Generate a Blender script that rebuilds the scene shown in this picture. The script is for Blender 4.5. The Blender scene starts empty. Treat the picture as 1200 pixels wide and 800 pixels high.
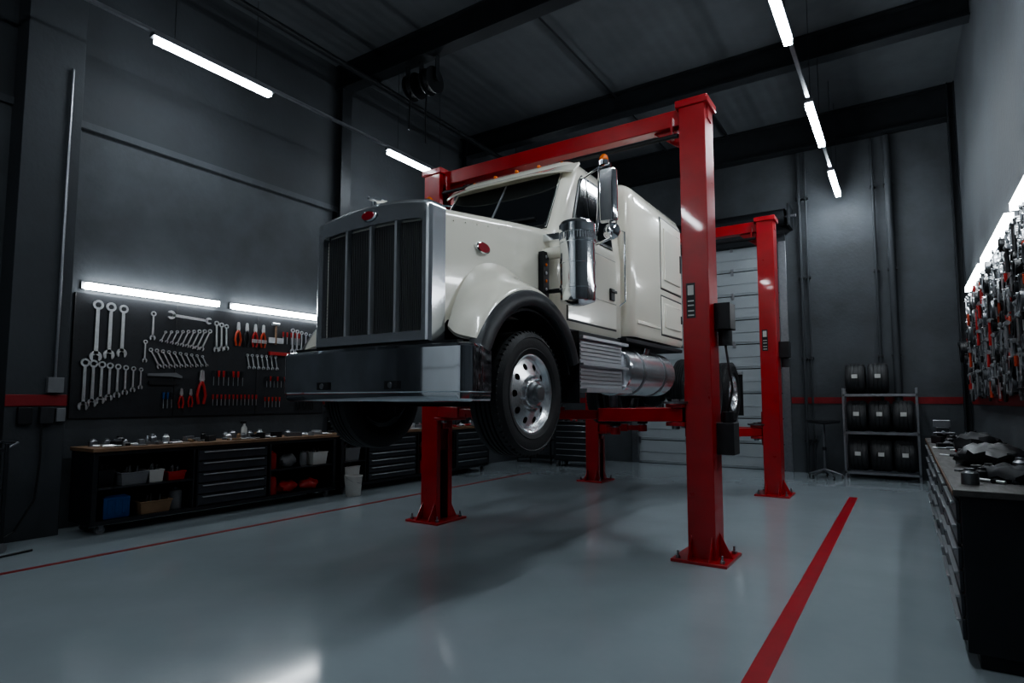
import bpy, bmesh, math, random
from mathutils import Vector, Matrix
random.seed(11)
scene = bpy.context.scene
col = scene.collection
pi = math.pi
try:
    scene.view_settings.look = 'AgX - Medium High Contrast'
    scene.view_settings.exposure = 0.22
except Exception: pass

# ------------------------------------------------------------------ materials
def M(name, c, r=0.5, m=0.0, ns=0, na=0.12, rv=0.0, bump=0.0, bs=60, coat=0.0, emis=0.0, stretch=None):
    mt = bpy.data.materials.new(name); mt.use_nodes = True
    nt = mt.node_tree; b = nt.nodes['Principled BSDF']
    b.inputs['Base Color'].default_value = (*c, 1); b.inputs['Roughness'].default_value = r
    b.inputs['Metallic'].default_value = m
    b.inputs['Coat Weight'].default_value = coat; b.inputs['Coat Roughness'].default_value = 0.05
    if emis:
        b.inputs['Emission Color'].default_value = (*c, 1); b.inputs['Emission Strength'].default_value = emis
    if ns or bump:
        tc = nt.nodes.new('ShaderNodeTexCoord'); mp = nt.nodes.new('ShaderNodeMapping')
        nt.links.new(tc.outputs['Object'], mp.inputs['Vector'])
        if stretch: mp.inputs['Scale'].default_value = stretch
    if ns:
        n = nt.nodes.new('ShaderNodeTexNoise'); n.inputs['Scale'].default_value = ns; n.inputs['Detail'].default_value = 7
        n.inputs['Roughness'].default_value = 0.6
        nt.links.new(mp.outputs[0], n.inputs['Vector'])
        cr = nt.nodes.new('ShaderNodeMapRange'); cr.inputs[1].default_value = 0.3; cr.inputs[2].default_value = 0.7
        cr.inputs[3].default_value = 1 - na; cr.inputs[4].default_value = 1 + na
        nt.links.new(n.outputs[0], cr.inputs[0])
        mx = nt.nodes.new('ShaderNodeVectorMath'); mx.operation = 'SCALE'; mx.inputs[0].default_value = c
        nt.links.new(cr.outputs[0], mx.inputs['Scale']); nt.links.new(mx.outputs[0], b.inputs['Base Color'])
        if rv:
            rr = nt.nodes.new('ShaderNodeMapRange'); rr.inputs[1].default_value = 0.3; rr.inputs[2].default_value = 0.7
            rr.inputs[3].default_value = max(0, r - rv); rr.inputs[4].default_value = r + rv
            nt.links.new(n.outputs[0], rr.inputs[0]); nt.links.new(rr.outputs[0], b.inputs['Roughness'])
    if bump:
        n2 = nt.nodes.new('ShaderNodeTexNoise'); n2.inputs['Scale'].default_value = bs; n2.inputs['Detail'].default_value = 4
        nt.links.new(mp.outputs[0], n2.inputs['Vector'])
        bp = nt.nodes.new('ShaderNodeBump'); bp.inputs['Strength'].default_value = bump; bp.inputs['Distance'].default_value = 0.01
        nt.links.new(n2.outputs[0], bp.inputs['Height']); nt.links.new(bp.outputs[0], b.inputs['Normal'])
    return mt

FLOOR = M('epoxy_floor', (0.285, 0.328, 0.352), 0.12, 0, 1.3, 0.05, 0.03, 0.03, 7)
WALL = M('concrete_wall', (0.062, 0.069, 0.077), 0.75, 0, 1.1, 0.34, 0.08, 0.35, 18)
WALLD = M('dark_concrete', (0.038, 0.043, 0.049), 0.75, 0, 1.1, 0.25, 0.08, 0.3, 18)
CEIL = M('ceiling_sheet', (0.078, 0.086, 0.095), 0.75, 0, 1.5, 0.15)
STEELD = M('dark_steel', (0.022, 0.025, 0.029), 0.5, 0.3, 6, 0.2, 0.08)
REDW = M('red_stripe_paint', (0.20, 0.008, 0.012), 0.5, 0, 6, 0.15)
REDF = M('red_floor_paint', (0.36, 0.008, 0.016), 0.3, 0, 4, 0.12)
RED = M('red_lift_paint', (0.38, 0.008, 0.012), 0.33, 0, 5, 0.14, 0.06, coat=0.4)
REDD = M('red_dull', (0.20, 0.008, 0.010), 0.5, 0, 9, 0.2)
CREAM = M('cream_truck_paint', (0.90, 0.87, 0.76), 0.20, 0, 2, 0.01, coat=1.0)
CHROME = M('chrome', (0.88, 0.90, 0.92), 0.12, 1)
BCHR = M('bumper_chrome', (0.80, 0.82, 0.85), 0.05, 1)
ALU = M('satin_aluminium', (0.62, 0.64, 0.67), 0.38, 0.7)
SHELL = M('grille_shell_chrome', (0.84, 0.86, 0.89), 0.20, 0.92)
POL = M('polished_wheel_aluminium', (0.82, 0.84, 0.86), 0.24, 0.88)
DALU = M('dim_aluminium', (0.30, 0.31, 0.33), 0.38, 1, 20, 0.1)
RUB = M('tyre_rubber', (0.019, 0.020, 0.022), 0.58, 0, 14, 0.25, 0.06, 0.2, 90)
FLARE = M('fender_flare_rubber', (0.04, 0.043, 0.048), 0.4, 0, 14, 0.15)
BLK = M('black_plastic', (0.010, 0.011, 0.013), 0.4, 0, 12, 0.2)
BLKM = M('black_matte', (0.016, 0.017, 0.020), 0.7, 0, 12, 0.25)
CHAS = M('chassis_black', (0.018, 0.019, 0.022), 0.5, 0.3, 8, 0.3)
GLASS = M('dark_interior_glass', (0.006, 0.008, 0.010), 0.05, 0, 3, 0.05, coat=0.3)  # cab interior's darkness put into the opaque pane colour; no interior modelled
AMBER = M('amber_lens', (0.60, 0.13, 0.012), 0.25, 0, 10, 0.1, emis=0.06)
REDL = M('red_badge', (0.30, 0.010, 0.022), 0.25, 0, 10, 0.1)
GRBACK = M('grille_mesh_back', (0.012, 0.013, 0.014), 0.5, 0.4, 40, 0.3)
GRBAR = M('grille_fin', (0.15, 0.155, 0.165), 0.45, 0.6)
PEG = M('pegboard_black', (0.014, 0.016, 0.020), 0.55, 0, 10, 0.2)
TOOL = M('tool_steel', (0.62, 0.64, 0.66), 0.32, 0.9, 20, 0.1)
DTOOL = M('tool_dark_steel', (0.20, 0.21, 0.22), 0.38, 0.8, 20, 0.12)
TRED = M('tool_red', (0.38, 0.018, 0.016), 0.4, 0, 20, 0.1)
TORG = M('tool_orange', (0.42, 0.05, 0.018), 0.4, 0, 20, 0.1)
TBLU = M('tool_blue', (0.012, 0.055, 0.18), 0.4, 0, 20, 0.1)
WOOD = M('bench_wood', (0.17, 0.10, 0.058), 0.5, 0, 5, 0.35, 0.1, stretch=(6, 1, 6))
DTOP = M('bench_top_dark', (0.06, 0.057, 0.054), 0.45, 0, 5, 0.3, 0.1, stretch=(6, 1, 6))
CAB = M('cabinet_black', (0.018, 0.020, 0.024), 0.38, 0.2, 8, 0.15)
DRAW = M('drawer_grey', (0.038, 0.043, 0.050), 0.38, 0.2, 8, 0.15)
HANDLE = M('handle_metal', (0.5, 0.52, 0.54), 0.32, 0.9)
WHITE = M('white_plastic', (0.50, 0.50, 0.48), 0.4, 0, 10, 0.05)
GREY = M('grey_plastic', (0.15, 0.155, 0.165), 0.5, 0, 10, 0.1)
CARD = M('cardboard', (0.20, 0.13, 0.075), 0.8, 0, 10, 0.15)
DOORM = M('garage_door_panel', (0.32, 0.35, 0.37), 0.45, 0, 2, 0.05)
BDOOR = M('bounce_door_panel', (0.70, 0.73, 0.75), 0.5, 0, 2, 0.05)  # pale panel colour of the added reflector door
TUBE = M('ceiling_tube_glow', (0.86, 0.94, 1.0), 0.5, 0, emis=88)
TUBEL = M('ceiling_tube_glow_side', (0.86, 0.94, 1.0), 0.5, 0, emis=44)
TUBEW = M('wall_tube_glow', (0.90, 0.96, 1.0), 0.5, 0, emis=20)

nt = CEIL.node_tree
tc = nt.nodes.new('ShaderNodeTexCoord'); wv = nt.nodes.new('ShaderNodeTexWave')
wv.bands_direction = 'X'; wv.inputs['Scale'].default_value = 1.6
nt.links.new(tc.outputs['Object'], wv.inputs['Vector'])
bp = nt.nodes.new('ShaderNodeBump'); bp.inputs['Strength'].default_value = 0.25; bp.inputs['Distance'].default_value = 0.015
nt.links.new(wv.outputs['Fac'], bp.inputs['Height']); nt.links.new(bp.outputs[0], nt.nodes['Principled BSDF'].inputs['Normal'])

# ------------------------------------------------------------------ builder
def V(*a): return Vector(a)
def perp(a):
    a = a.normalized(); t = V(0, 0, 1) if abs(a.z) < 0.9 else V(0, 1, 0)
    u = a.cross(t).normalized(); return u, a.cross(u).normalized()

class MB:
    def __init__(s): s.v = []; s.f = []; s.m = []; s.mats = []
    def add(s, vs, fs, mat):
        if mat not in s.mats: s.mats.append(mat)
        k = s.mats.index(mat); o = len(s.v)
        s.v += [Vector(p) for p in vs]
        for f in fs: s.f.append([i + o for i in f]); s.m.append(k)
    def box(s, x0, x1, y0, y1, z0, z1, mat):
        s.add([(x0,y0,z0),(x1,y0,z0),(x1,y1,z0),(x0,y1,z0),(x0,y0,z1),(x1,y0,z1),(x1,y1,z1),(x0,y1,z1)],
              [(0,3,2,1),(4,5,6,7),(0,1,5,4),(1,2,6,5),(2,3,7,6),(3,0,4,7)], mat)
    def beam(s, p0, p1, w, h, mat, up=V(0,0,1)):
        p0 = Vector(p0); p1 = Vector(p1); a = (p1 - p0).normalized(); u = a.cross(up).normalized(); n = u.cross(a)
        vs = []
        for p in (p0, p1):
            for (i, j) in ((-1,-1),(1,-1),(1,1),(-1,1)): vs.append(p + u*i*w/2 + n*j*h/2)
        s.add(vs, [(0,1,2,3),(7,6,5,4),(0,4,5,1),(1,5,6,2),(2,6,7,3),(3,7,4,0)], mat)
    def loft(s, rings, mat, cap=True, close=True):
        n = len(rings[0]); vs = [p for r in rings for p in r]; fs = []
        for i in range(len(rings)-1):
            for j in range(n if close else n-1):
                k = (j+1) % n; fs.append((i*n+j, i*n+k, (i+1)*n+k, (i+1)*n+j))
        if cap: fs.append(tuple(range(n))[::-1]); fs.append(tuple((len(rings)-1)*n+j for j in range(n)))
        s.add(vs, fs, mat)
    def cyl(s, p0, p1, r, mat, n=18, r2=None):
        p0 = Vector(p0); p1 = Vector(p1); u, w = perp(p1-p0); r2 = r if r2 is None else r2
        s.loft([[p + (u*math.cos(2*pi*i/n) + w*math.sin(2*pi*i/n))*q for i in range(n)] for p, q in ((p0, r), (p1, r2))], mat)
    def tube(s, pts, r, mat, n=8):
        pts = [Vector(p) for p in pts]; rings = []; u = None
        for i, p in enumerate(pts):
            a = (pts[min(i+1, len(pts)-1)] - pts[max(i-1, 0)]).normalized()
            if u is None: u, w = perp(a)
            else: u = (u - a*u.dot(a)).normalized(); w = a.cross(u)
            rings.append([p + (u*math.cos(2*pi*k/n) + w*math.sin(2*pi*k/n))*r for k in range(n)])
        s.loft(rings, mat)
    def lathe(s, o, axis, prof, mat, n=40, closed=False):
        o = Vector(o); a = Vector(axis).normalized(); u, w = perp(a)
        rings = [[o + a*h + (u*math.cos(2*pi*i/n) + w*math.sin(2*pi*i/n))*max(r, 0.0004) for i in range(n)] for r, h in prof]
        if closed: rings.append(rings[0])
        s.loft(rings, mat, cap=not closed)
    def prism(s, poly, O, U, W, N, d, mat, d0=0.0):
        O = Vector(O); U = Vector(U); W = Vector(W); N = Vector(N); n = len(poly)
        a = [O + U*x + W*y + N*d0 for x, y in poly]; b = [p + N*d for p in a]
        s.add(a + b, [tuple(range(n))[::-1], tuple(range(n, 2*n))] + [(i, (i+1) % n, n+(i+1) % n, n+i) for i in range(n)], mat)
    def ring(s, ro, ri, O, U, W, N, d, mat, n=16):
        O = Vector(O); rr = []
        for r, h in ((ro, 0), (ro, d), (ri, d), (ri, 0), (ro, 0)):
            rr.append([O + (U*math.cos(2*pi*i/n) + W*math.sin(2*pi*i/n))*r + N*h for i in range(n)])
        s.loft(rr, mat, cap=False)
    def sph(s, c, r, mat, sc=(1,1,1), n=14, m=8):
        c = Vector(c)
        s.loft([[c + V(sc[0]*math.cos(2*pi*i/n)*math.sin(t), sc[1]*math.sin(2*pi*i/n)*math.sin(t), sc[2]*math.cos(t))*r for i in range(n)]
                for t in [0.02 + (pi-0.04)*k/m for k in range(m+1)]], mat)
    def obj(s, name, parent=None, bevel=0.0, seg=2, ang=35):
        if parent is not None: o = Vector(parent.location)
        else:
            xs = [p.x for p in s.v]; ys = [p.y for p in s.v]; zs = [p.z for p in s.v]
            o = V((min(xs)+max(xs))/2, (min(ys)+max(ys))/2, min(zs))
        me = bpy.data.meshes.new(name); me.from_pydata([tuple(p-o) for p in s.v], [], s.f)
        for mt in s.mats: me.materials.append(mt)
        me.polygons.foreach_set('material_index', s.m)
        bm = bmesh.new(); bm.from_mesh(me)
        bmesh.ops.remove_doubles(bm, verts=bm.verts, dist=1e-6)
        bmesh.ops.recalc_face_normals(bm, faces=bm.faces); bm.to_mesh(me); bm.free()
        me.polygons.foreach_set('use_smooth', [True]*len(me.polygons))
        me.set_sharp_from_angle(angle=math.radians(ang)); me.update()
        ob = bpy.data.objects.new(name, me); col.objects.link(ob)
        if parent is not None: ob.parent = parent
        else: ob.location = o
        if bevel:
            b = ob.modifiers.new('bevel', 'BEVEL'); b.width = bevel; b.segments = seg; b.limit_method = 'ANGLE'; b.angle_limit = math.radians(40)
        return ob

def empty(name, loc):
    e = bpy.data.objects.new(name, None); e.location = loc; e.empty_display_size = 0.2; col.objects.link(e); return e
X, Y, Z = V(1,0,0), V(0,1,0), V(0,0,1)

# ------------------------------------------------------------------ room
XL, XR, YB, YF, H = -7.8, 0.95, 13.0, -3.5, 7.0
def one(name, b, mat, bevel=0):
    m = MB(); m.box(*b, mat); return m.obj(name, None, bevel)
one('floor', (XL-0.2, XR+0.2, YF-.2, YB+0.2, -0.1, 0), FLOOR)
one('ceiling', (XL-0.2, XR+0.2, YF-.2, YB+0.2, H, H+0.1), CEIL)
m = MB(); m.box(XL-0.2, XL, YF, YB+0.2, 0, H, WALL)
m.box(XL, XL+0.05, YF, YB, 4.52, 4.60, WALL)
m.box(XL, XL+0.025, YF, YB, 4.60, H, WALLD); m.obj('wall_left', None)
one('wall_right', (XR, XR+0.2, YF, YB+0.2, 0, H), WALL)
DX0, DX1, DH = -5.15, -1.95, 4.62
m = MB(); m.box(XL, DX0, YB, YB+0.2, 0, H, WALL); m.box(DX1, XR, YB, YB+0.2, 0, H, WALL)
m.box(DX0, DX1, YB, YB+0.2, DH, H, WALL); m.obj('wall_back', None)
m = MB(); m.box(XL, -6.6, YF-.2, YF, 0, H, WALL); m.box(-.4, XR, YF-.2, YF, 0, H, WALL); m.box(-6.6, -.4, YF-.2, YF, 5.0, H, WALL); m.obj('wall_front', None)
m = MB()
for i in range(10): m.box(-6.6, -.4, YF-.12, YF-.06, i*.5+.008, i*.5+.492, BDOOR)
m.box(-6.6, -.4, YF-.15, YF-.12, 0, 5, STEELD); m.obj('bounce_door', None, .004)  # unseen pale door added behind camera as a reflector for the chrome
m = MB(); nz = 9; ph = DH/nz
for i in range(nz):
    z0 = i*ph
    m.box(DX0, DX1, YB+0.06, YB+0.12, z0+0.010, z0+ph-0.010, DOORM)
    m.box(DX0, DX1, YB+0.048, YB+0.06, z0+0.05, z0+0.065, DOORM); m.box(DX0, DX1, YB+0.048, YB+0.06, z0+ph*.5-.006, z0+ph*.5+.006, DOORM)
    for x in (DX0+.03, -4.05, -3.0, DX1-.09): m.box(x, x+.06, YB+0.04, YB+0.062, z0+ph-.07, z0+ph+.07 if i < nz-1 else z0+ph, DALU)
m.box(DX0, DX1, YB+0.12, YB+0.15, 0, DH, STEELD)
m.obj('door_1', None, 0.004)
m = MB(); 
for x in (DX0, DX1): m.box(x-0.09, x+0.05, YB-0.05, YB, 0, DH+0.06, DALU)
m.box(DX0-0.09, DX1+0.05, YB-0.06, YB, DH, DH+0.16, STEELD)
m.obj('door_frame', None, 0.004)
m = MB(); m.cyl((DX0-0.1, YB-0.30, DH+0.42), (DX1+0.1, YB-0.30, DH+0.42), 0.16, STEELD, 24)
m.cyl((DX0-0.25, YB-0.30, DH+0.42), (DX1+0.3, YB-0.30, DH+0.42), 0.035, DALU, 12)
for x in (DX0-0.16, DX1+0.18): m.box(x-0.02, x+0.02, YB-0.46, YB-.002, DH+0.2, DH+0.64, STEELD)
m.obj('door_roller_shaft', None, 0.003)
one('trim_1', (XL, XL+0.012, YF, 2.2, 1.34, 1.46), REDW)
one('trim_2', (XL, XL+0.012, 2.74, YB, 1.34, 1.46), REDW)
m = MB(); m.box(XL+0.01, DX0-0.1, YB-0.012, YB, 1.34, 1.46, REDW); m.box(DX1+0.06, XR, YB-0.012, YB, 1.34, 1.46, REDW); m.obj('trim_3', None)
one('trim_4', (XR-0.012, XR, YF, YB-0.02, 1.34, 1.46), REDW)
one('floor_line', (-0.745, -0.635, -1.5, 10.05, 0, 0.003), REDF)
one('floor_line', (-6.20, -6.14, -1.5, 10.05, 0, 0.003), REDD)
def ibeam_v(x, y, name, w=0.2, d=0.2, s=1):
    m = MB(); m.box(x, x+s*0.02, y-w/2, y+w/2, 0, H, STEELD); m.box(x+s*(d-0.02), x+s*d, y-w/2, y+w/2, 0, H, STEELD)
    m.box(x+s*0.02, x+s*(d-0.02), y-0.012, y+0.012, 0, H, STEELD); m.obj(name, None)
for y in (6.55, 9.9): ibeam_v(XL, y, 'steel_column')
ibeam_v(XR, 12.8, 'steel_column', s=-1, d=0.12)
m = MB(); m.box(XL, XL+0.34, 2.2, 2.72, 0, H, WALLD); m.box(XL+0.34, XL+0.352, 2.2, 2.72, 1.34, 1.46, REDW); m.obj('concrete_pilaster', None, 0.01)
for y in (-0.6, 2.45, 6.55, 9.9, 12.85):
    m = MB(); dz = 0.42 if y < 12 else 0.62
    m.box(XL, XR, y-0.11, y+0.11, H-dz, H-dz+0.03, STEELD); m.box(XL, XR, y-0.015, y+0.015, H-dz+0.03, H, STEELD)
    m.box(XL, XR, y-0.11, y+0.11, H-0.03, H, STEELD); m.obj('ceiling_beam', None)
for x, r in ((-1.62, 0.03), (-1.5, 0.02), (-0.35, 0.025), (-0.1, 0.06)):
    m = MB(); m.cyl((x, YB-0.09, 0), (x, YB-0.09, H-0.65), r, WALLD, 12)
    for z in (0.6, 2.2, 3.8, 5.4): m.box(x-r-0.02, x+r+0.02, YB-0.11, YB-0.002, z, z+0.04, STEELD)
    m.obj('wall_pipe', None)
m = MB(); m.cyl((-6.95, YF, 6.52), (-6.95, YB, 6.52), 0.045, STEELD, 12)
for y in (-0.6, 2.45, 6.55, 9.9): m.box(-6.97, -6.93, y-0.03, y+0.03, 6.5, 6.578, STEELD)
m.obj('ceiling_rail', None)
m = MB(); m.cyl((-4.2, 6.66, 6.93), (-4.2, 12.7, 6.93), 0.02, STEELD, 8); m.cyl((-2.9, 9.9, 6.93), (-2.9, 12.7, 6.93), 0.03, STEELD, 8); m.obj('ceiling_pipe', None)
e = empty('hose_reel', (-6.0, 6.6, 6.1))
m = MB()
for dx in (-0.22, 0.12):
    m.lathe((-6.0+dx, 6.6, 6.22), X, [(0.06,0),(0.2,0),(0.2,0.02),(0.11,0.03),(0.11,0.13),(0.2,0.14),(0.2,0.16),(0.06,0.16)], BLK, 28)
    for k in range(5): m.ring(0.15, 0.11, (-6.0+dx+0.03+k*0.02, 6.6, 6.22), Y, Z, X, 0.018, BLKM, 20)
m.cyl((-6.3, 6.6, 6.22), (-5.66, 6.6, 6.22), 0.03, STEELD)
for dx in (-0.28, 0.0, 0.32): m.box(-6.01+dx, -5.99+dx, 6.56, 6.64, 6.2, 6.579, STEELD)
m.obj('reels', e)
m = MB(); m.tube([(-5.8,6.5,6.1),(-5.8,6.48,5.6),(-5.79,6.48,5.2)], 0.012, BLK); m.tube([(-6.13,6.5,6.1),(-6.13,6.48,5.5)], 0.012, BLK); m.obj('hoses', e)

# ------------------------------------------------------------------ lights
def ceil_light(x, y0, y1, mt, z=5.25):
    m = MB(); m.box(x-0.05, x+0.05, y0-0.04, y1+0.04, z+0.05, z+0.09, DALU)
    m.box(x-0.04, x+0.04, y0, y1, z, z+0.05, mt)
    m.obj('ceiling_light', None)
RR = ((2.3,3.75),(5.4,6.85),(8.5,9.98),(11.3,12.65)); LR = ((3.04,4.43),(6.53,7.95),(10.0,11.4))
for a, b in RR: ceil_light(-0.9, a, b, TUBE)
for a, b in LR: ceil_light(-6.6, a, b, TUBEL)
ceil_light(-3.7, -2.6, -1.0, TUBE); ceil_light(-3.7, .9, 2.1, TUBEL)  # unseen centre lamps, added to brighten the truck front and front wall
for x, rows, y0, y1 in ((-0.9, RR, -1.2, 12.7), (-6.6, LR, -1.2, 12.6), (-3.7, ((-2.6,-1.0),(.9,2.1)), -2.8, 2.3)):  # last run carries the added centre lamps
    m = MB(); m.box(x-.022, x+.022, y0, y1, 5.345, 5.38, DALU)
    for a, b in rows:
        for y in (a+0.2, b-0.2): m.cyl((x, y, 5.38), (x, y, H), 0.004, STEELD, 6)
    m.obj('lighting_conduit', None)
def wall_light(x, y0, y1, z, s):
    m = MB(); m.box(min(x, x+s*0.03), max(x, x+s*0.03), y0-0.03, y1+0.03, z-0.03, z+0.05, DALU)
    m.box(min(x+s*0.03, x+s*0.10), max(x+s*0.03, x+s*0.10), y0, y1, z-0.035, z+0.035, TUBEW); m.obj('wall_light', None)
wall_light(XL, 2.95, 4.52, 2.70, 1); wall_light(XL, 4.74, 6.30, 2.70, 1)
for a, b in ((4.5,6.80),(7.15,9.30),(9.65,11.6)): wall_light(XR, a, b, 3.12, -1)

# ------------------------------------------------------------------ two-post lifts
CX = -3.17
def lift(y, xl, xr, pads, az):
    e = empty('two_post_lift', ((xl+xr)/2, y, 0)); HT = 4.12
    for s, x in ((1, xr), (-1, xl)):
        o = s*0.12; i = -s*0.12; t = s*0.02
        m = MB()
        P = [(o,-.14),(o,.14),(i,.14),(i,.07),(i+t,.07),(i+t,.12),(o-t,.12),(o-t,-.12),(i+t,-.12),(i+t,-.07),(i,-.07),(i,-.14)]
        m.prism(P, (x, y, 0.02), X, Y, Z, HT, RED); m.obj('column', e, 0.006)
        m = MB(); m.box(x-0.24, x+0.24, y-0.27, y+0.27, 0, 0.025, RED)
        m.prism([(0.12*s,0.02),(0.23*s,0.02),(0.12*s,0.24)], (x, y-0.006, 0), X, Z, Y, 0.012, RED)
        for sy in (-1, 1):
            for dx in (-0.09, 0.09): m.prism([(0.14*sy,0.02),(0.26*sy,0.02),(0.14*sy,0.22)], (x+dx-0.006, y, 0), Y, Z, X, 0.012, RED)
        for dx in (-0.19, 0.19):
            for dy in (-0.21, 0.21):
                m.cyl((x+dx,y+dy,0.02),(x+dx,y+dy,0.05),0.022,DALU,6); m.cyl((x+dx,y+dy,0.05),(x+dx,y+dy,0.09),0.01,DALU,8)
        m.obj('base_plate', e, 0.003)
        m = MB(); m.box(x-0.095, x+0.095, y-0.115, y+0.115, az-0.45, az+0.55, REDD)
        xi = x - s*0.12
        m.box(min(xi, xi-s*0.16), max(xi, xi-s*0.16), y-0.2, y+0.2, az+0.065, az+0.10, RED)
        m.box(min(xi, xi-s*0.16), max(xi, xi-s*0.16), y-0.2, y+0.2, az-0.10, az-0.065, RED)
        m.box(min(xi, xi-s*0.03), max(xi, xi-s*0.03), y-0.06, y+0.06, az-0.2, az+0.3, RED)
        m.obj('carriage', e, 0.006)
        for (pdx, py, pz), sy in zip(pads, (-1, 1)):
            m = MB(); a = V(x - s*0.21, y + sy*0.13, az); b = V(CX + s*pdx, py, az)
            d = (b-a).normalized(); L = (b-a).length
            m.beam(a - d*0.05, a + d*L*0.58, 0.125, 0.12, RED); m.beam(a + d*L*0.35, b - d*0.04, 0.09, 0.085, RED)
            m.cyl((a.x,a.y,az-0.13),(a.x,a.y,az+0.14),0.035,DALU,16)
            m.cyl((b.x,b.y,az-0.06),(b.x,b.y,pz-0.03),0.05,DALU,16); m.cyl((b.x,b.y,az-0.055),(b.x,b.y,az+0.05),0.075,RED,20)
            m.cyl((b.x,b.y,pz-0.035),(b.x,b.y,pz),0.085,BLK,20)
            m.obj('arm', e, 0.006)
            m = MB(); m.ring(0.12, 0.09, V(a.x, a.y, az+0.10), X, Y, Z, 0.02, DALU, 24); m.obj('arm_lock', e)
        m = MB(); m.cyl((x, y, 0.5), (x, y, HT-0.2), 0.012, DALU, 8); m.obj('lift_cable', e)
    m = MB(); m.box(xl-0.13, xr+0.13, y-0.07, y+0.07, HT-0.13, HT+0.03, RED)
    for x in (xl, xr): m.box(x-0.15, x+0.15, y-0.16, y+0.16, HT, HT+0.07, RED)
    m.prism([(0.14,0.0),(0.42,0.0),(0.14,-0.22)], (xl, y-0.01, HT-0.12), X, Z, Y, 0.02, RED)
    m.prism([(-0.14,0.0),(-0.42,0.0),(-0.14,-0.22)], (xr, y-0.01, HT-0.12), X, Z, Y, 0.02, RED)
    m.obj('cross_beam', e, 0.008)
    m = MB(); m.cyl((xl+0.14, y-0.10, HT-0.24), (xr-0.14, y-0.10, HT-0.24), 0.022, BLK, 12); 
    for x in (xl+0.2, xr-0.2): m.box(x-0.01, x+0.01, y-0.11, y-0.05, HT-0.26, HT-0.05, RED)
    m.obj('shutoff_bar', e)
    m = MB(); m.tube([(xr-0.13,y+0.1,HT-0.1),(xr-0.3,y+0.11,HT-0.02),(xr-0.5,y+0.1,HT-0.03)],0.012,BLK)
    m.box(xr+0.12, xr+0.26, y+0.0, y+0.2, 2.04, 2.28, BLK); m.cyl((xr+0.19,y+0.1,1.90),(xr+0.19,y+0.1,2.04),0.06,BLKM,20)
    m.obj('power_unit', e, 0.03, 3)
    m = MB(); m.box(xr-0.085, xr-0.005, y-0.1415, y-0.139, 2.14, 2.46, BLK); m.box(xr-0.072, xr-0.018, y-0.143, y-0.1412, 2.35, 2.44, WHITE)
    for z in (2.16, 2.20, 2.25, 2.29): m.box(xr-0.072, xr-0.018, y-0.143, y-0.1412, z, z+.012, WHITE)
    m.obj('warning_label', e)
    if y < 7:
        m = MB(); m.box(xr+0.12, xr+0.27, y-0.02, y+0.18, 0.92, 1.2, BLKM); m.cyl((xr+0.2,y+0.08,1.2),(xr+0.2,y+0.08,1.3),0.05,BLK,16)
        m.tube([(xr+0.2,y+0.08,1.3),(xr+0.24,y+0.1,1.5),(xr+0.19,y+0.1,1.90)],0.012,BLK); m.obj('oil_reservoir', e, 0.02, 3)
    return e
FZ0, FZ1 = 1.55, 1.74
lift(5.5, -4.68, -1.54, [(0.36, 4.78, FZ0), (0.36, 6.4, FZ0)], 1.27)
lift(9.68, -4.6, -1.68, [(0.62, 8.7, 1.04), (0.62, 9.85, 1.04)], 0.93)

# ------------------------------------------------------------------ truck
T = empty('semi_truck', (CX, 6.5, 1.0))
def P(x, y, z): return V(CX+x, y, z)
WY, WZ, WR = 3.76, 1.45, 0.463
def hsec(y, w, zb, zt, cr, r=0.13):
    pts = [P(w, y, zb), P(w, y, zb+(zt-r-zb)*0.5), P(w, y, zt-r)]
    for k in range(1, 6): a = k*pi/12; pts.append(P(w-r+r*math.cos(a), y, zt-r+r*math.sin(a)))
    pts.append(P(w-r, y, zt)); pts.append(P((w-r)*0.5, y, zt+cr*0.75)); 
    pts.append(P(0, y, zt+cr))
    left = [V(2*CX-p.x, p.y, p.z) for p in pts[:-1]][::-1]
    return pts + left
m = MB()
m.loft([hsec(3.02,.555,1.80,2.735,.05,.07), hsec(3.15,.57,1.95,2.745,.055,.08), hsec(3.5,.61,2.02,2.785,.06,.09), hsec(3.95,.665,2.03,2.835,.07,.10), hsec(4.36,.71,2.0,2.87,.075,.10)], CREAM)
m.obj('hood', T, ang=30)
m = MB()
for s in (1, -1):
    m.beam(P(s*0.18,3.04,2.785), P(s*0.22,4.3,2.94), 0.012, 0.012, CREAM)
    for k in range(10): m.sph(P(s*(0.580+0.0125*k), 3.2+0.12*k, 2.655+0.014*k), 0.006, CREAM, n=8, m=4)
    for k in range(8): m.sph(P(s*0.714, 4.31, 2.1+0.085*k), 0.006, CREAM, n=8, m=4)
m.obj('hood_rivets', T)
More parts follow.
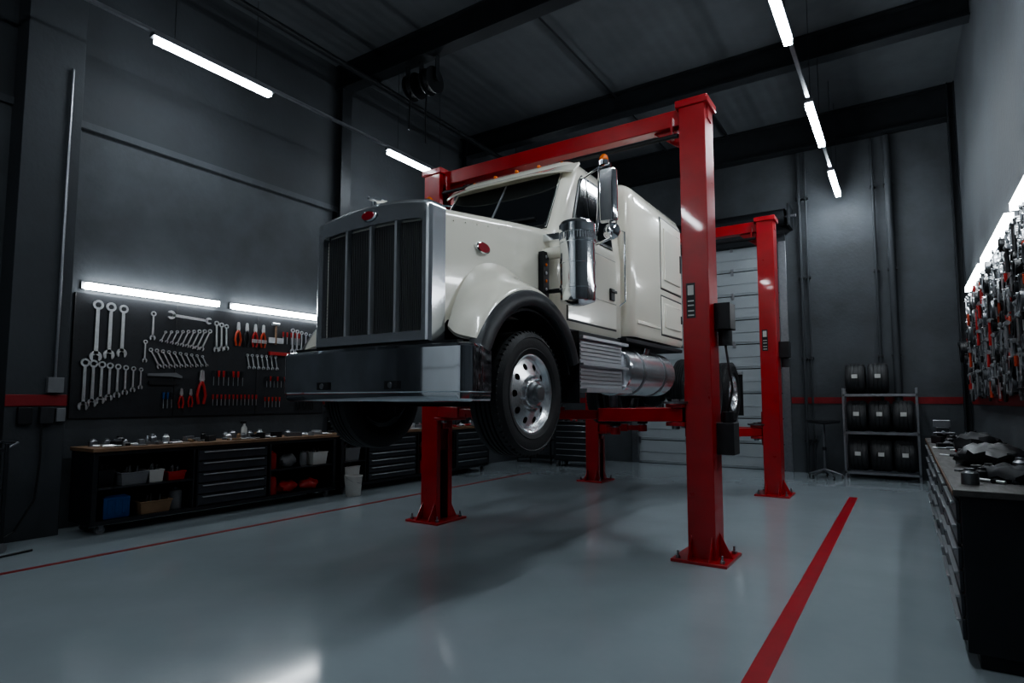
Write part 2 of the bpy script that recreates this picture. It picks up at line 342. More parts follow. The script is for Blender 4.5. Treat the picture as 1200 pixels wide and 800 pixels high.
for s in (1, -1):
    m = MB(); prof = [(0.900,.70,.725),(0.897,.73,.765),(0.88,.742,.79),(0.85,.745,.812),(0.80,.742,.84),(0.74,.737,.868),(0.69,.73,.90),(0.655,.725,.94),(0.63,.72,.985),(0.60,.715,1.04)]
    rings = []
    for k in range(0, 41):
        a = math.radians(180 - (26 + (154-22)*k/40)); ring = []
        for x, ry, rz in prof: ring.append(P(s*x, WY + ry*math.cos(a), WZ + rz*math.sin(a)))
        for x, ry, rz in prof[::-1]: ring.append(P(s*(x-0.012 if x > .86 else x-.02), WY + (ry-0.03)*math.cos(a), WZ + (rz-0.04)*math.sin(a)))
        rings.append(ring)
    m.loft(rings, CREAM); m.obj('fender', T, ang=50)
    m = MB(); rings = []
    for k in range(0, 45):
        a = math.radians(180 - (23 + 136*k/44)); ring = []
        for x, q in ((0.80,.63),(0.895,.625),(0.915,.635),(0.928,.67),(0.926,.715),(0.912,.745),(0.885,.755),(0.80,.745)):
            ring.append(P(s*x, WY + q*math.cos(a), WZ + (q+0.01)*math.sin(a)))
        rings.append(ring)
    m.loft(rings, FLARE); m.obj('fender_flare', T)
    m = MB(); rings = []
    for k in range(0, 25):
        a = math.radians(180 - (15 + 150*k/24)); c, d = math.cos(a), math.sin(a)
        rings.append([P(s*.30, WY+.59*c, WZ+.59*d), P(s*.87, WY+.61*c, WZ+.61*d), P(s*.87, WY+.63*c, WZ+.63*d), P(s*.30, WY+.61*c, WZ+.61*d)])
    m.loft(rings, BLKM); m.obj('wheel_well_liner', T)
    m = MB(); m.box(CX+min(s*.60,s*.92), CX+max(s*.60,s*.92), 4.44, 4.455, 1.38, 1.98, RUB); m.obj('mud_flap', T, 0.003)
# --- grille
def gshape(w, z0, z1, arch, r, n=6):
    pts = [(-w, z0), (w, z0), (w, z1-r)]
    for k in range(1, n): a = k*pi/2/n; pts.append((w-r+r*math.cos(a), z1-r+r*math.sin(a)))
    for k in range(0, 9): t = (w-r)*(1-k/4.0); pts.append((t, z1+arch*(1-(t/(w-r))**2)))
    for k in range(1, n): a = pi/2+k*pi/2/n; pts.append((-(w-r)+r*math.cos(a), z1-r+r*math.sin(a)))
    pts.append((-w, z1-r)); return pts
m = MB(); go = gshape(.575, 1.79, 2.76, .05, .055); gi = gshape(.50, 1.865, 2.635, .02, .035)
gm = gshape(.560, 1.80, 2.745, .05, .045)
m.loft([[P(x, 3.12, z) for x, z in go], [P(x, 2.985, z) for x, z in go], [P(x, 2.962, z) for x, z in gm], [P(x*.97, 2.955, 1.8+(z-1.8)*.985) for x, z in gm],
        [P(x, 2.962, z) for x, z in gi], [P(x, 3.04, z) for x, z in gi], [P(x, 3.12, z) for x, z in gi]], SHELL, cap=False)
m.obj('grille_shell', T, ang=25)
m = MB(); m.prism(gi, P(0, 3.035, 0), X, Z, Y, 0.02, GRBACK)
nb = 56
for i in range(nb):
    x = -.49 + .98*(i+.5)/nb; m.box(CX+x-.0035, CX+x+.0035, 3.005, 3.03, 1.87, 2.625+.02*(1-(x/.5)**2), GRBAR)
for i in range(30):
    z = 1.885+i*0.025; m.box(CX-.495, CX+.495, 3.018, 3.026, z, z+.005, GRBAR)
for i in range(5):
    x = -.5+i*.25
    if abs(x) < .48: m.box(CX+x-.011, CX+x+.011, 2.968, 3.02, 1.865, 2.65, ALU)
m.obj('grille_mesh', T)
m = MB(); m.lathe(P(0,2.952,2.72), -Y, [(0.075,0),(0.075,0.006),(0.06,0.012)], CHROME, 32)
m.lathe(P(0,2.94,2.72), -Y, [(0.062,0),(0.06,0.004)], REDL, 32)
for v in m.v: v.z = 2.72+(v.z-2.72)*0.5
m.obj('grille_badge', T)
for s in (1,-1):
    m = MB(); c = P(s*0.614, 3.5, 2.52)
    m.lathe(c, X*s, [(0.085,-0.01),(0.085,0.006),(0.07,0.012)], CHROME, 32); m.lathe(c+X*s*.008, X*s, [(0.073,0),(0.07,0.006)], REDL, 32)
    for v in m.v: v.z = 2.52+(v.z-2.52)*0.5
    m.obj('hood_badge', T)
m = MB(); m.cyl(P(0,3.0,2.80),P(0,3.0,2.84),0.02,CHROME,12); m.beam(P(0,2.94,2.85),P(0,3.12,2.87),0.03,0.02,CHROME)
m.beam(P(-.05,3.06,2.86),P(.05,3.06,2.86),0.05,0.008,CHROME); m.obj('hood_ornament', T, 0.004)
# --- bumper
def bpath(off):
    pts = []; w = .915-off; yf = 2.865+off; r = .10
    for t in (3.18, 3.1): pts.append((w, t))
    for k in range(0, 7): a = k*pi/12; pts.append((w-r+r*math.cos(a), yf+.05+r-r*math.sin(a)))
    for k in range(1, 8): x = (w-r)*(1-k/4.0); pts.append((x, yf+.05*(x/(w-r))**2))
    for k in range(0, 7): a = pi/2-k*pi/12; pts.append((-(w-r)-r*math.cos(a), yf+.05+r-r*math.sin(a)))
    for t in (3.1, 3.18): pts.append((-w, t))
    return pts
m = MB(); lv = [(.06,1.392),(.02,1.392),(.006,1.398),(0,1.412),(0,1.45),(-.006,1.458),(-.006,1.742),(.008,1.762),(.03,1.77),(.10,1.77),(.10,1.74),(.04,1.73),(.035,1.42),(.06,1.41)]
outer = [[P(x, y, z) for x, y in bpath(o)] for o, z in lv]; outer.append(outer[0])
m.loft(outer, BCHR, cap=False); m.obj('bumper', T, ang=28)
m = MB()
for x in (-.34,.34): 
    m.box(CX+x-.06, CX+x+.06, 2.850, 2.90, 1.475, 1.53, BLKM); m.cyl(P(x,2.87,1.50),P(x,2.84,1.50),.02,DALU,12)
m.obj('tow_hooks', T, 0.003)
m = MB(); m.box(CX-.8, CX+.8, 2.97, 3.04, 1.66, 1.79, CHAS); m.box(CX-.55, CX+.55, 3.0, 3.06, 1.5, 1.8, CHAS); m.obj('bumper_support', T)
# --- cab
def rr(w, y0, y1, z, rf, rb, n=6):
    pts = []
    for (cx, cy, r, a0) in ((w-rf, y0+rf, rf, -pi/2), (w-rb, y1-rb, rb, 0), (-w+rb, y1-rb, rb, pi/2), (-w+rf, y0+rf, rf, pi)):
        for k in range(n+1): a = a0 + k*pi/2/n; pts.append(P(cx+r*math.cos(a), cy+r*math.sin(a), z))
    return pts
m = MB()
m.loft([rr(.75,4.31,5.72,2.0,.10,.06), rr(.77,4.30,5.73,2.03,.10,.06), rr(.77,4.32,5.73,2.80,.10,.06), rr(.765,4.36,5.73,2.87,.10,.06),
        rr(.705,4.77,5.72,3.52,.10,.06), rr(.69,4.80,5.71,3.57,.10,.06), rr(.655,4.85,5.70,3.635,.10,.06), rr(.59,4.93,5.67,3.69,.12,.08),
        rr(.48,5.02,5.62,3.735,.12,.10), rr(.30,5.15,5.55,3.76,.12,.12), rr(.10,5.3,5.45,3.765,.05,.05)], CREAM)
m.obj('cab', T, ang=38)
sl = V(0, .41, .65).normalized(); nrm = V(0, -sl.z, sl.y)
m = MB()
for s in (1, -1):
    B = P(0, 4.36, 2.87)
    m.prism([(s*.0,.005),(s*.665,.005),(s*.605,.735),(0,.735)], B, X, sl, nrm, .010, BLK)
    m.prism([(s*.018,.035),(s*.635,.035),(s*.582,.70),(s*.018,.70)], B, X, sl, nrm, .016, GLASS)
m.obj('windshield', T, 0.003)
m = MB(); B = P(0, 4.36, 2.87)
for s in (1,-1): m.beam(B+X*s*.655+sl*.01+nrm*.012, B+X*s*.60+sl*.73+nrm*.012, .012, .012, CHROME, up=nrm)
m.beam(B+nrm*.016+sl*.02, B+nrm*.016+sl*.71, .016, .010, ALU, up=nrm); m.obj('windshield_trim', T)
m = MB()
for s in (1,-1):
    m.tube([P(s*.12,4.34,2.94), P(s*.2,4.40,2.99), P(s*.45,4.42,3.01)], .008, BLK); m.beam(P(s*.2,4.40,3.01), P(s*.52,4.40,2.995), .012, .02, BLK)
m.obj('wipers', T)
m = MB(); vs = []
for k in range(0, 17):
    x = -.74 + 1.48*k/16; q = 1-(abs(x)/.74)**4*0.6; y0 = 4.80 - .20*q; z0 = 3.50
    vs.append([P(x, y0, z0-.03), P(x, y0-.01, z0-.015), P(x, 4.84-.02*q, 3.60), P(x, 4.86-.02*q, 3.585)])
m.loft(vs, CREAM); m.obj('sun_visor', T)
m = MB()
for x in (-.52,-.26,0,.26,.52):
    zz = 3.66+.03*(1-(x/.52)**2); yy = 4.92
    m.sph(P(x, yy, zz), .024, AMBER, (0.8,1.5,0.8)); m.sph(P(x, yy+.025, zz-.006), .027, CHROME, (0.85,1.5,0.7))
m.obj('roof_marker_lights', T)
def sx(z):
    return .77 if z <= 2.8 else (.765 - (z-2.87)/.65*.06 if z > 2.87 else .768)
for s in (1, -1):
    m = MB()
    def sp(y, z, off): return P(s*(sx(z)+off), y, z)
    def panel(poly, o0, o1, mat):
        n = len(poly); a = [sp(y,z,o0) for y,z in poly]; b = [sp(y,z,o1) for y,z in poly]
        m.add(a+b, [tuple(range(n)), tuple(range(n,2*n))]+[(i,(i+1)%n,n+(i+1)%n,n+i) for i in range(n)], mat)
    panel([(4.60,2.9),(5.50,2.9),(5.48,3.51),(4.93,3.51),(4.86,3.44)], -.005, .010, BLK)
    panel([(4.655,2.93),(4.98,2.93),(4.98,3.48),(4.94,3.48),(4.89,3.42)], -.005, .016, GLASS)
    panel([(5.005,2.93),(5.465,2.93),(5.445,3.48),(5.005,3.48)], -.005, .016, GLASS)
    m.obj('side_window', T, 0.002)
    m = MB(); panel([(4.505,2.085),(5.565,2.085),(5.565,2.80),(4.505,2.80)], -.012, .003, BLK)
    panel([(4.52,2.10),(5.55,2.10),(5.55,2.79),(4.52,2.79)], -.01, .012, CREAM)
    panel([(4.535,2.35),(5.54,2.35),(5.54,2.36),(4.535,2.36)], .0, .018, CREAM)
    m.obj('door_panel', T, 0.006)
    m = MB(); m.box(*(sorted((CX+s*.78, CX+s*.80))), 5.38, 5.48, 2.38, 2.50, BLK); m.beam(P(s*.81,5.36,2.47),P(s*.81,5.50,2.47),.012,.03,BLK)
    m.obj('door_handle', T, 0.006)
    m = MB(); m.tube([P(s*.76,5.66,3.15),P(s*.83,5.66,3.12),P(s*.83,5.66,2.4),P(s*.76,5.66,2.36)], .011, CHROME); m.obj('grab_handle', T)
    m = MB(); m.box(*(sorted((CX+s*.70, CX+s*.745))), 4.16, 4.25, 2.20, 2.62, BLK)
    for k in range(6): m.sph(P(s*.747, 4.205, 2.24+.068*k), .014, ALU if k % 2 else AMBER, (0.4,1,1), 10, 6)
    m.obj('louver_panel', T, 0.004)
    m = MB(); c = P(s*1.00, 4.27, 0)
    m.lathe((c.x,c.y,2.19), Z, [(0.05,-.03),(0.10,-.015),(.138,0),(.143,.02),(.143,.10),(.149,.102),(.149,.125),(.143,.127),(.143,.30),(.147,.302),(.147,.318),(.143,.32),(.143,.47),(.149,.472),(.149,.495),(.143,.497),(.143,.52)], CHROME, 40)
    m.lathe((c.x,c.y,2.71), Z, [(.135,0),(.135,.03),(.15,.035),(.15,.10),(.135,.125),(.08,.15),(.02,.155)], CHROME, 40)
    for k in range(40):
        a = 2*pi*k/40; m.box(c.x+.1435*math.cos(a)-.003, c.x+.1435*math.cos(a)+.003, c.y+.1435*math.sin(a)-.003, c.y+.1435*math.sin(a)+.003, 2.68, 2.74, DALU)
    m.obj('air_cleaner', T, ang=30)
    m = MB(); m.beam(P(s*.68,4.27,2.75),P(s*.88,4.27,2.75),.06,.06,CHROME); m.beam(P(s*.68,4.27,2.30),P(s*.87,4.27,2.30),.04,.03,CHAS); m.cyl(P(s*.64,4.27,2.62),P(s*.9,4.27,2.62),.05,CREAM,16); m.obj('air_cleaner_bracket', T, .004)
    m = MB(); mx = CX+s*1.07
    m.loft([[V(mx+dx*q, 4.72+dy, z) for dx, dy in ((-.085,.03),(.085,.03),(.085,-.005),(.06,-.04),(-.06,-.04),(-.085,-.005))] for z, q in ((2.95,.85),(2.97,1),(3.40,1),(3.42,.85))], CHROME)
    m.obj('mirror', T, .008)
    m = MB(); m.lathe((mx+s*.02,4.76,2.87), -Y, [(.075,0),(.078,.015),(.06,.04),(.02,.055)], CHROME, 28)
    m.obj('spot_mirror', T)
    m = MB(); m.tube([P(s*.72,4.9,3.46),P(s*.95,4.8,3.49),P(s*1.09,4.74,3.47),P(s*1.09,4.72,3.40)], .013, CHROME)
    m.tube([P(s*.77,4.75,2.78),P(s*.95,4.72,2.76),P(s*1.09,4.72,2.80),P(s*1.09,4.72,2.97)], .013, CHROME)
    m.tube([P(s*.95,4.8,3.49),P(s*.955,4.77,3.1),P(s*.95,4.72,2.76)], .011, CHROME); m.obj('mirror_bracket', T)
    m = MB(); m.cyl(P(s*1.02,4.76,3.48),P(s*1.02,4.76,3.52),.045,CHROME,20); m.sph(P(s*1.02,4.76,3.53),.042,AMBER,(1,1,1.3)); m.obj('marker_beacon', T)
# --- sleeper
m = MB()
m.loft([rr(.84,5.79,7.50,2.06,.10,.10), rr(.86,5.78,7.52,2.10,.11,.11), rr(.86,5.78,7.52,3.45,.11,.11), rr(.85,5.80,7.51,3.56,.11,.11), rr(.815,5.83,7.49,3.65,.11,.12),
        rr(.74,5.88,7.45,3.72,.12,.14), rr(.60,5.96,7.35,3.765,.12,.14), rr(.4,6.1,7.2,3.79,.12,.14), rr(.1,6.4,6.9,3.80,.04,.04)], CREAM)
m.obj('sleeper', T, ang=38)
m = MB(); m.box(CX-.70, CX+.70, 5.71, 5.80, 2.08, 3.50, BLK); m.obj('cab_boot', T)
for s in (1,-1):
    m = MB(); x0, x1 = sorted((CX+s*.855, CX+s*.872))
    m.box(x0, x1, 6.66, 7.38, 2.70, 3.52, CREAM); m.box(x0, x1, 6.66, 7.38, 2.16, 2.60, CREAM); m.box(x0, x1, 5.9, 6.6, 2.2, 2.24, CREAM)
    m.obj('sleeper_panels', T, .012, 3)
    m = MB()
    for z0, z1 in ((2.70,3.52),(2.16,2.60)):
        x0, x1 = sorted((CX+s*.850, CX+s*.8625)); m.box(x0, x1, 6.64, 7.40, z0-.02, z1+.02, BLK)
    m.obj('hatch_seal', T, .006)
    m = MB(); x0, x1 = sorted((CX+s*.86, CX+s*.884)); m.box(x0, x1, 6.74, 7.30, 2.80, 3.42, CREAM); m.box(x0, x1, 6.74, 7.30, 2.24, 2.52, CREAM)
    x0, x1 = sorted((CX+s*.87, CX+s*.892)); m.box(x0, x1, 7.30, 7.34, 2.98, 3.20, BLK); m.box(x0, x1, 7.30, 7.34, 2.34, 2.44, BLK); m.obj('sleeper_hatch', T, .01, 3)
# --- chassis
m = MB()
for s in (1,-1):
    m.box(*(sorted((CX+s*.33, CX+s*.40))), 3.05, 10.5, FZ0, FZ1, CHAS)
for y in (3.1, 4.5, 6.0, 7.6, 9.25, 10.45): m.box(CX-.33, CX+.33, y-.04, y+.04, FZ0+.02, FZ1-.02, CHAS)
m.obj('frame_rails', T, .006)
m = MB(); m.box(CX-.30, CX+.30, 3.35, 4.3, 1.62, 2.1, CHAS); m.box(CX-.2, CX+.2, 3.4, 4.1, 1.38, 1.62, CHAS); m.cyl(P(0,4.3,1.68),P(0,5.4,1.64),.16,CHAS,20,.10)
m.cyl(P(0,5.4,1.62),P(0,8.4,1.55),.05,CHAS,14); m.cyl(P(0,9.0,1.53),P(0,9.6,1.53),.05,CHAS,14); m.obj('engine_and_driveline', T, .02)
m = MB(); m.beam(P(-.66,WY,1.40),P(.66,WY,1.40),.09,.10,CHAS); m.tube([P(-.6,WY+.2,1.38),P(.6,WY+.2,1.38)],.02,CHAS)
for s in (1,-1):
    m.cyl(P(s*.56,WY,1.28),P(s*.56,WY,1.60),.045,CHAS,14); m.cyl(P(s*.55,WY,WZ),P(s*.70,WY,WZ),.20,CHAS,24)
    for k in range(4): m.box(*(sorted((CX+s*.42, CX+s*.50))), 3.25+.06*k, 4.25-.06*k, 1.50-.018*k-.018, 1.50-.018*k, CHAS)
m.obj('front_axle', T)
for s in (1,-1):
    m = MB(); x0, x1 = sorted((CX+s*.44, CX+s*.84))
    m.box(x0, x1, 4.58, 5.52, 1.50, 1.93, ALU)
    xo = CX+s*.84
    for k in range(12):
        z = 1.515+k*.0345; m.box(*(sorted((xo, xo+s*.014))), 4.60, 5.49, z, z+.020, ALU)
    m.box(*(sorted((CX+s*.6, CX+s*.90))), 4.56, 5.56, 1.93, 1.955, ALU); m.box(*(sorted((CX+s*.78, CX+s*.93))), 4.56, 5.56, 1.47, 1.50, ALU)
    m.box(*(sorted((CX+s*.72, CX+s*.90))), 4.56, 5.56, 1.70, 1.72, ALU)
    m.obj('battery_box_step', T)
    m = MB(); c = P(s*.66, 5.62, 1.70)
    m.lathe(c, Y, [(.12,-.035),(.20,-.02),(.24,0),(.25,.02),(.25,1.32),(.24,1.34),(.20,1.36),(.12,1.375)], SHELL, 48); m.obj('fuel_tank', T, ang=25)
    m = MB()
    for yy in (5.95, 6.60): 
        m.ring(.256, .249, P(s*.66, yy, 1.70), X, Z, Y, .05, DALU, 48)
        m.box(*(sorted((CX+s*.40, CX+s*.50))), yy, yy+.05, 1.50, 1.90, CHAS)
    m.cyl(P(s*.78,6.3,1.90),P(s*.80,6.3,1.97),.05,CHROME,20); m.obj('tank_straps', T)
    m = MB(); m.box(*(sorted((CX+s*.42, CX+s*.86))), 5.6, 7.4, 1.99, 2.03, CHAS); m.box(*(sorted((CX+s*.42, CX+s*.80))), 4.4, 5.6, 1.96, 2.01, CHAS); m.obj('running_board', T, .004)
    m = MB(); m.box(*(sorted((CX+s*.45,CX+s*.91))), 10.45, 10.465, 1.15, 1.85, RUB); m.box(*(sorted((CX+s*.35,CX+s*.91))),10.42,10.47,1.83,1.88,ALU); m.obj('mud_flap', T)
m = MB(); m.box(CX-.32, CX+.32, 7.6, 8.2, FZ1, FZ1+.03, ALU); m.lathe(P(0,9.2,FZ1+.1), Z, [(.38,0),(.4,.02),(.4,.05),(.05,.06)], CHAS, 32)
for s in (1,-1): m.box(*(sorted((CX+s*.3,CX+s*.36))), 8.95, 9.45, FZ1, FZ1+.11, CHAS)
m.obj('fifth_wheel', T, .005)
def wheel(cy, cz, s, R, W, xo, dish, front=True):
    c = P(s*xo, cy, cz); a = X*s
    m = MB(); g = []
    nG = 5; t0, t1 = .045, W-.045; step = (t1-t0)/nG
    for k in range(nG):
        h = t0+k*step
        g += [(R, -(h+.004)), (R, -(h+step-.012))]
        if k < nG-1: g += [(R-.014, -(h+step-.010)), (R-.014, -(h+step+.002))]
    prof = [(.27,-.05),(.285,-.028),(.30,-.012),(.33,-.002),(.335,-.006),(.38,0),(.41,-.004),(.415,.001),(R-.03,-.012),(R-.008,-.028)] + g + [(R-.008,-W+.028),(R-.03,-W+.012),(.38,-W),(.33,-W+.002),(.285,-W+.028),(.27,-W+.05)]
    m.lathe(c, a, prof, RUB, 72, closed=True)
    for k in range(60):
        an = 2*pi*k/60; d = Y*math.cos(an)+Z*math.sin(an); q = c + d*(R-.014)
        m.beam(q - a*.022, q - a*.05, .012, .030, RUB, up=d)
    m.obj('tyre', T, ang=28)
    m = MB(); 
    m.lathe(c, a, [(.290,-.030),(.292,-.018),(.283,-.014),(.272,-.022),(.262,-.045),(.256,-dish),(.256,-W+.04),(.285,-W+.02),(.285,-W+.03),(.245,-W+.05),(.245,-dish-.01)], POL, 64, closed=True)
    nh = 10; r1, r2, rc, rh = .135, .258, .203, .025
    hz = lambda r: -dish + (.035 if front else -.0)*((r2-r)/(r2-r1))
    for k in range(nh):
        a0 = 2*pi*k/nh - pi/nh; a1 = a0+2*pi/nh; am = (a0+a1)/2; bd = []
        N = 6
        for i in range(N): bd.append((r1, a0+(a1-a0)*i/N))
        for i in range(N): bd.append((r1+(r2-r1)*i/N, a1))
        for i in range(N): bd.append((r2, a1-(a1-a0)*i/N))
        for i in range(N): bd.append((r2-(r2-r1)*i/N, a0))
        hc = V(rc*math.cos(am), rc*math.sin(am), 0); P2 = [V(r*math.cos(t), r*math.sin(t), 0) for r, t in bd]
        hp = []
        for p in P2: d = (p-hc).normalized(); hp.append(hc + d*rh)
        def tw(p, e=0): r = p.length; return c + Y*p.x + Z*p.y + a*(hz(r)+e)
        n4 = len(P2)
        m.add([tw(p) for p in P2] + [tw(p) for p in hp], [(i, (i+1) % n4, n4+(i+1) % n4, n4+i) for i in range(n4)], POL)
        m.add([tw(p) for p in hp] + [tw(p, -.03) for p in hp], [(i, (i+1) % n4, n4+(i+1) % n4, n4+i) for i in range(n4)], BLK)
        q = c + (Y*math.cos(a0)+Z*math.sin(a0))*.122 + a*(hz(r1))
        m.cyl(q - a*.01, q + a*.03, .012, DALU, 6)
    h0 = hz(r1)
    m.lathe(c + a*h0, a, [(.138,-.01),(.138,0),(.10,.004),(.095,.01),(.09,.012)], POL, 40)
    if front: m.lathe(c + a*h0, a, [(.085,0),(.085,.03),(.07,.045),(.065,.046),(.062,.07),(.05,.08),(.01,.082)], DTOOL, 36)
    else: m.lathe(c + a*h0, a, [(.088,0),(.088,.07),(.075,.085),(.06,.088),(.055,.11),(.01,.115)], POL, 36)
    m.obj('wheel_rim', T, ang=30)
    m = MB(); m.lathe(c - a*(dish+.04), a, [(.25,0),(.25,-.01),(.02,-.012)], BLK, 32); m.obj('brake_drum', T)
for s in (1,-1):
    wheel(WY, WZ, s, WR, .28, .895, .055)
    for cy in (8.7, 9.85):
        wheel(cy, 1.52, s, .48, .25, .91, .12, front=False); wheel(cy, 1.52, s, .48, .25, .64, .12, front=False)
m = MB()
for cy in (8.7, 9.85): m.cyl(P(-.38,cy,1.5),P(.38,cy,1.5),.07,CHAS,16); m.sph(P(0,cy,1.5),.2,CHAS)
m.obj('drive_axles', T)

# ------------------------------------------------------------------ tools
def jaw(m, O, r, u, w, N, d, mat):
    pts = []
    for k in range(13): a = math.radians(38 + (322-38)*k/12); pts.append((r*math.cos(a), r*math.sin(a)))
    hw = r*.42; pts += [(r*.62,-hw),(-r*.15,-hw),(-r*.35,0),(-r*.15,hw),(r*.62,hw)]
    m.prism(pts, O, u, w, N, d, mat)
def wrench(m, O, L, ang, N, mat=TOOL, dbl=False):
    u = Y*math.cos(ang)+Z*math.sin(ang); w = Y*(-math.sin(ang))+Z*math.cos(ang); O = Vector(O); d = .012
    r = L*.075+.006
    m.prism([(-L*.40,-r*.38),(L*.40,-r*.32),(L*.40,r*.32),(-L*.40,r*.38)], O, u, w, N, d, mat)
    if dbl: jaw(m, O+u*L*.44, r*.95, u, w, N, d, mat)
    else: m.ring(r, r*.55, O+u*L*.44, u, w, N, d+.004, mat, 16)
    jaw(m, O-u*L*.44, r*1.15, -u, -w, N, d, mat)
def driver(m, O, L, N, hm, down=True):
    O = Vector(O); s = -1 if down else 1
    m.cyl(O+N*.015, O+N*.015+Z*s*L*.42, L*.055+.005, hm, 10, L*.045+.004); m.cyl(O+N*.015+Z*s*L*.42, O+N*.015+Z*s*L, .0045, TOOL, 6)
def pliers(m, O, L, N, hm):
    O = Vector(O)+N*.012
    for s in (1,-1):
        m.tube([O, O+Z*(-L*.15)+Y*s*L*.07, O+Z*(-L*.4)+Y*s*L*.12, O+Z*(-L*.65)+Y*s*L*.07], L*.035+.003, hm, 8)
        m.prism([(0,-.02*L),(s*L*.08,.04*L),(s*L*.05,.30*L),(s*L*.008,.33*L)], O-N*.006, Y, Z, N, .014, TOOL)
    m.cyl(O-N*.008, O+N*.012, L*.06, TOOL, 12)
def hammer(m, O, L, N, hm):
    O = Vector(O)+N*.02; m.cyl(O, O-Z*L, .014, hm, 10, .018); m.cyl(O-Y*.06+Z*.0, O+Y*.05, .022, TOOL, 12)
e = empty('tool_pegboard', (XL, 4.55, 1.2)); N = X
m = MB(); m.box(XL, XL+.03, 2.86, 6.32, 1.20, 2.62, PEG)
for a in (2.86, 3.99, 5.14, 6.31): m.box(XL+.03, XL+.036, a, a+.012, 1.20, 2.62, BLK)
m.obj('board', e, .003)
m = MB()
for i in range(48):
    for j in range(20): 
        c = V(XL+.0305, 2.93+i*.071, 1.26+j*.069); m.prism([(-.006,-.006),(.006,-.006),(.006,.006),(-.006,.006)], c, Y, Z, N, .0006, BLKM)
m.obj('peg_holes', e)
xw = XL+.045
m = MB()
for k, L in enumerate((.68,.64,.60)): wrench(m, (xw, 3.09+.135*k, 2.20+.01*k), L, pi/2, N)
wrench(m, (xw, 3.70, 2.32), .34, pi/2, N); wrench(m, (xw, 3.62, 2.0), .26, pi/2, N)
wrench(m, (xw, 4.16, 2.47), .56, -.05, N, dbl=True)
for k in range(3): wrench(m, (xw, 4.52+.07*k, 2.26), .40-.03*k, pi/2+.03, N)
for k in range(9): wrench(m, (xw, 3.83+.068*k, 2.20), .14+.02*k, pi/2-.4, N)
for k in range(8): wrench(m, (xw, 2.99+.085*k, 1.58+.012*k), .56-.045*k, pi/2, N)
for k in range(10): wrench(m, (xw, 3.74+.07*k, 1.92), .26-.012*k, pi/2+.5, N)
for k in range(6): wrench(m, (xw, 5.72+.08*k, 2.30), .36-.025*k, pi/2, N)
for k in range(7): wrench(m, (xw, 5.0+.075*k, 1.95), .20, pi/2+.2, N)
for k in range(5): wrench(m, (xw, 5.72+.09*k, 1.9), .24, pi/2, N)
m.obj('wrenches', e)
m = MB()
for k in range(7): driver(m, (xw, 4.50+.07*k, 1.80), .20, N, TRED if k % 3 else BLK)
for k in range(12): driver(m, (xw, 4.50+.058*k, 1.48), .15, N, TRED)
for k in range(3): driver(m, (xw, 3.86+.05*k, 1.50), .20, N, TBLU if k < 2 else BLK)
for k in range(6): driver(m, (xw, 5.30+.06*k, 1.75), .16, N, TRED if k % 2 else BLK)
for k in range(5): driver(m, (xw, 5.28+.06*k, 1.45), .15, N, TORG if k % 2 else TRED)
for k in range(5): driver(m, (xw, 5.55+.07*k, 2.42), .18, N, TRED)
for k in range(4): driver(m, (xw, 5.78+.07*k, 1.62), .2, N, BLK)
m.obj('screwdrivers', e)
m = MB()
for k, h in enumerate((TORG, BLK, TRED, TORG)): pliers(m, (xw, 4.83+.13*k, 2.38), .34, N, h)
pliers(m, (xw, 4.34, 1.65), .46, N, TRED); pliers(m, (xw, 4.08, 1.47), .26, N, TRED); pliers(m, (xw, 4.2, 1.47), .24, N, TRED)
for k in range(3): pliers(m, (xw, 5.86+.12*k, 1.40), .22, N, BLK)
m.obj('pliers', e)
m = MB()
m.prism([(0,0),(.34,.02),(.42,-.02),(.42,-.05),(.3,-.03),(.0,-.03)], (xw, 3.66, 1.73), Y, Z, N, .02, GREY)
m.prism([(0,0),(.30,.0),(.36,-.03),(.30,-.05),(.0,-.045)], (xw, 3.68, 1.64), Y, Z, N, .02, BLK)
m.box(xw, xw+.05, 5.32, 5.66, 2.06, 2.11, TRED); m.box(xw, xw+.03, 5.3, 5.55, 2.24, 2.32, TOOL)
hammer(m, (xw, 5.42, 2.52), .3, N, WOOD)
for k in range(8): m.cyl((xw+.02, 5.05+.03*k, 2.22), (xw+.02, 5.05+.03*k, 2.27), .012, TOOL, 10)
m.obj('misc_tools', e)

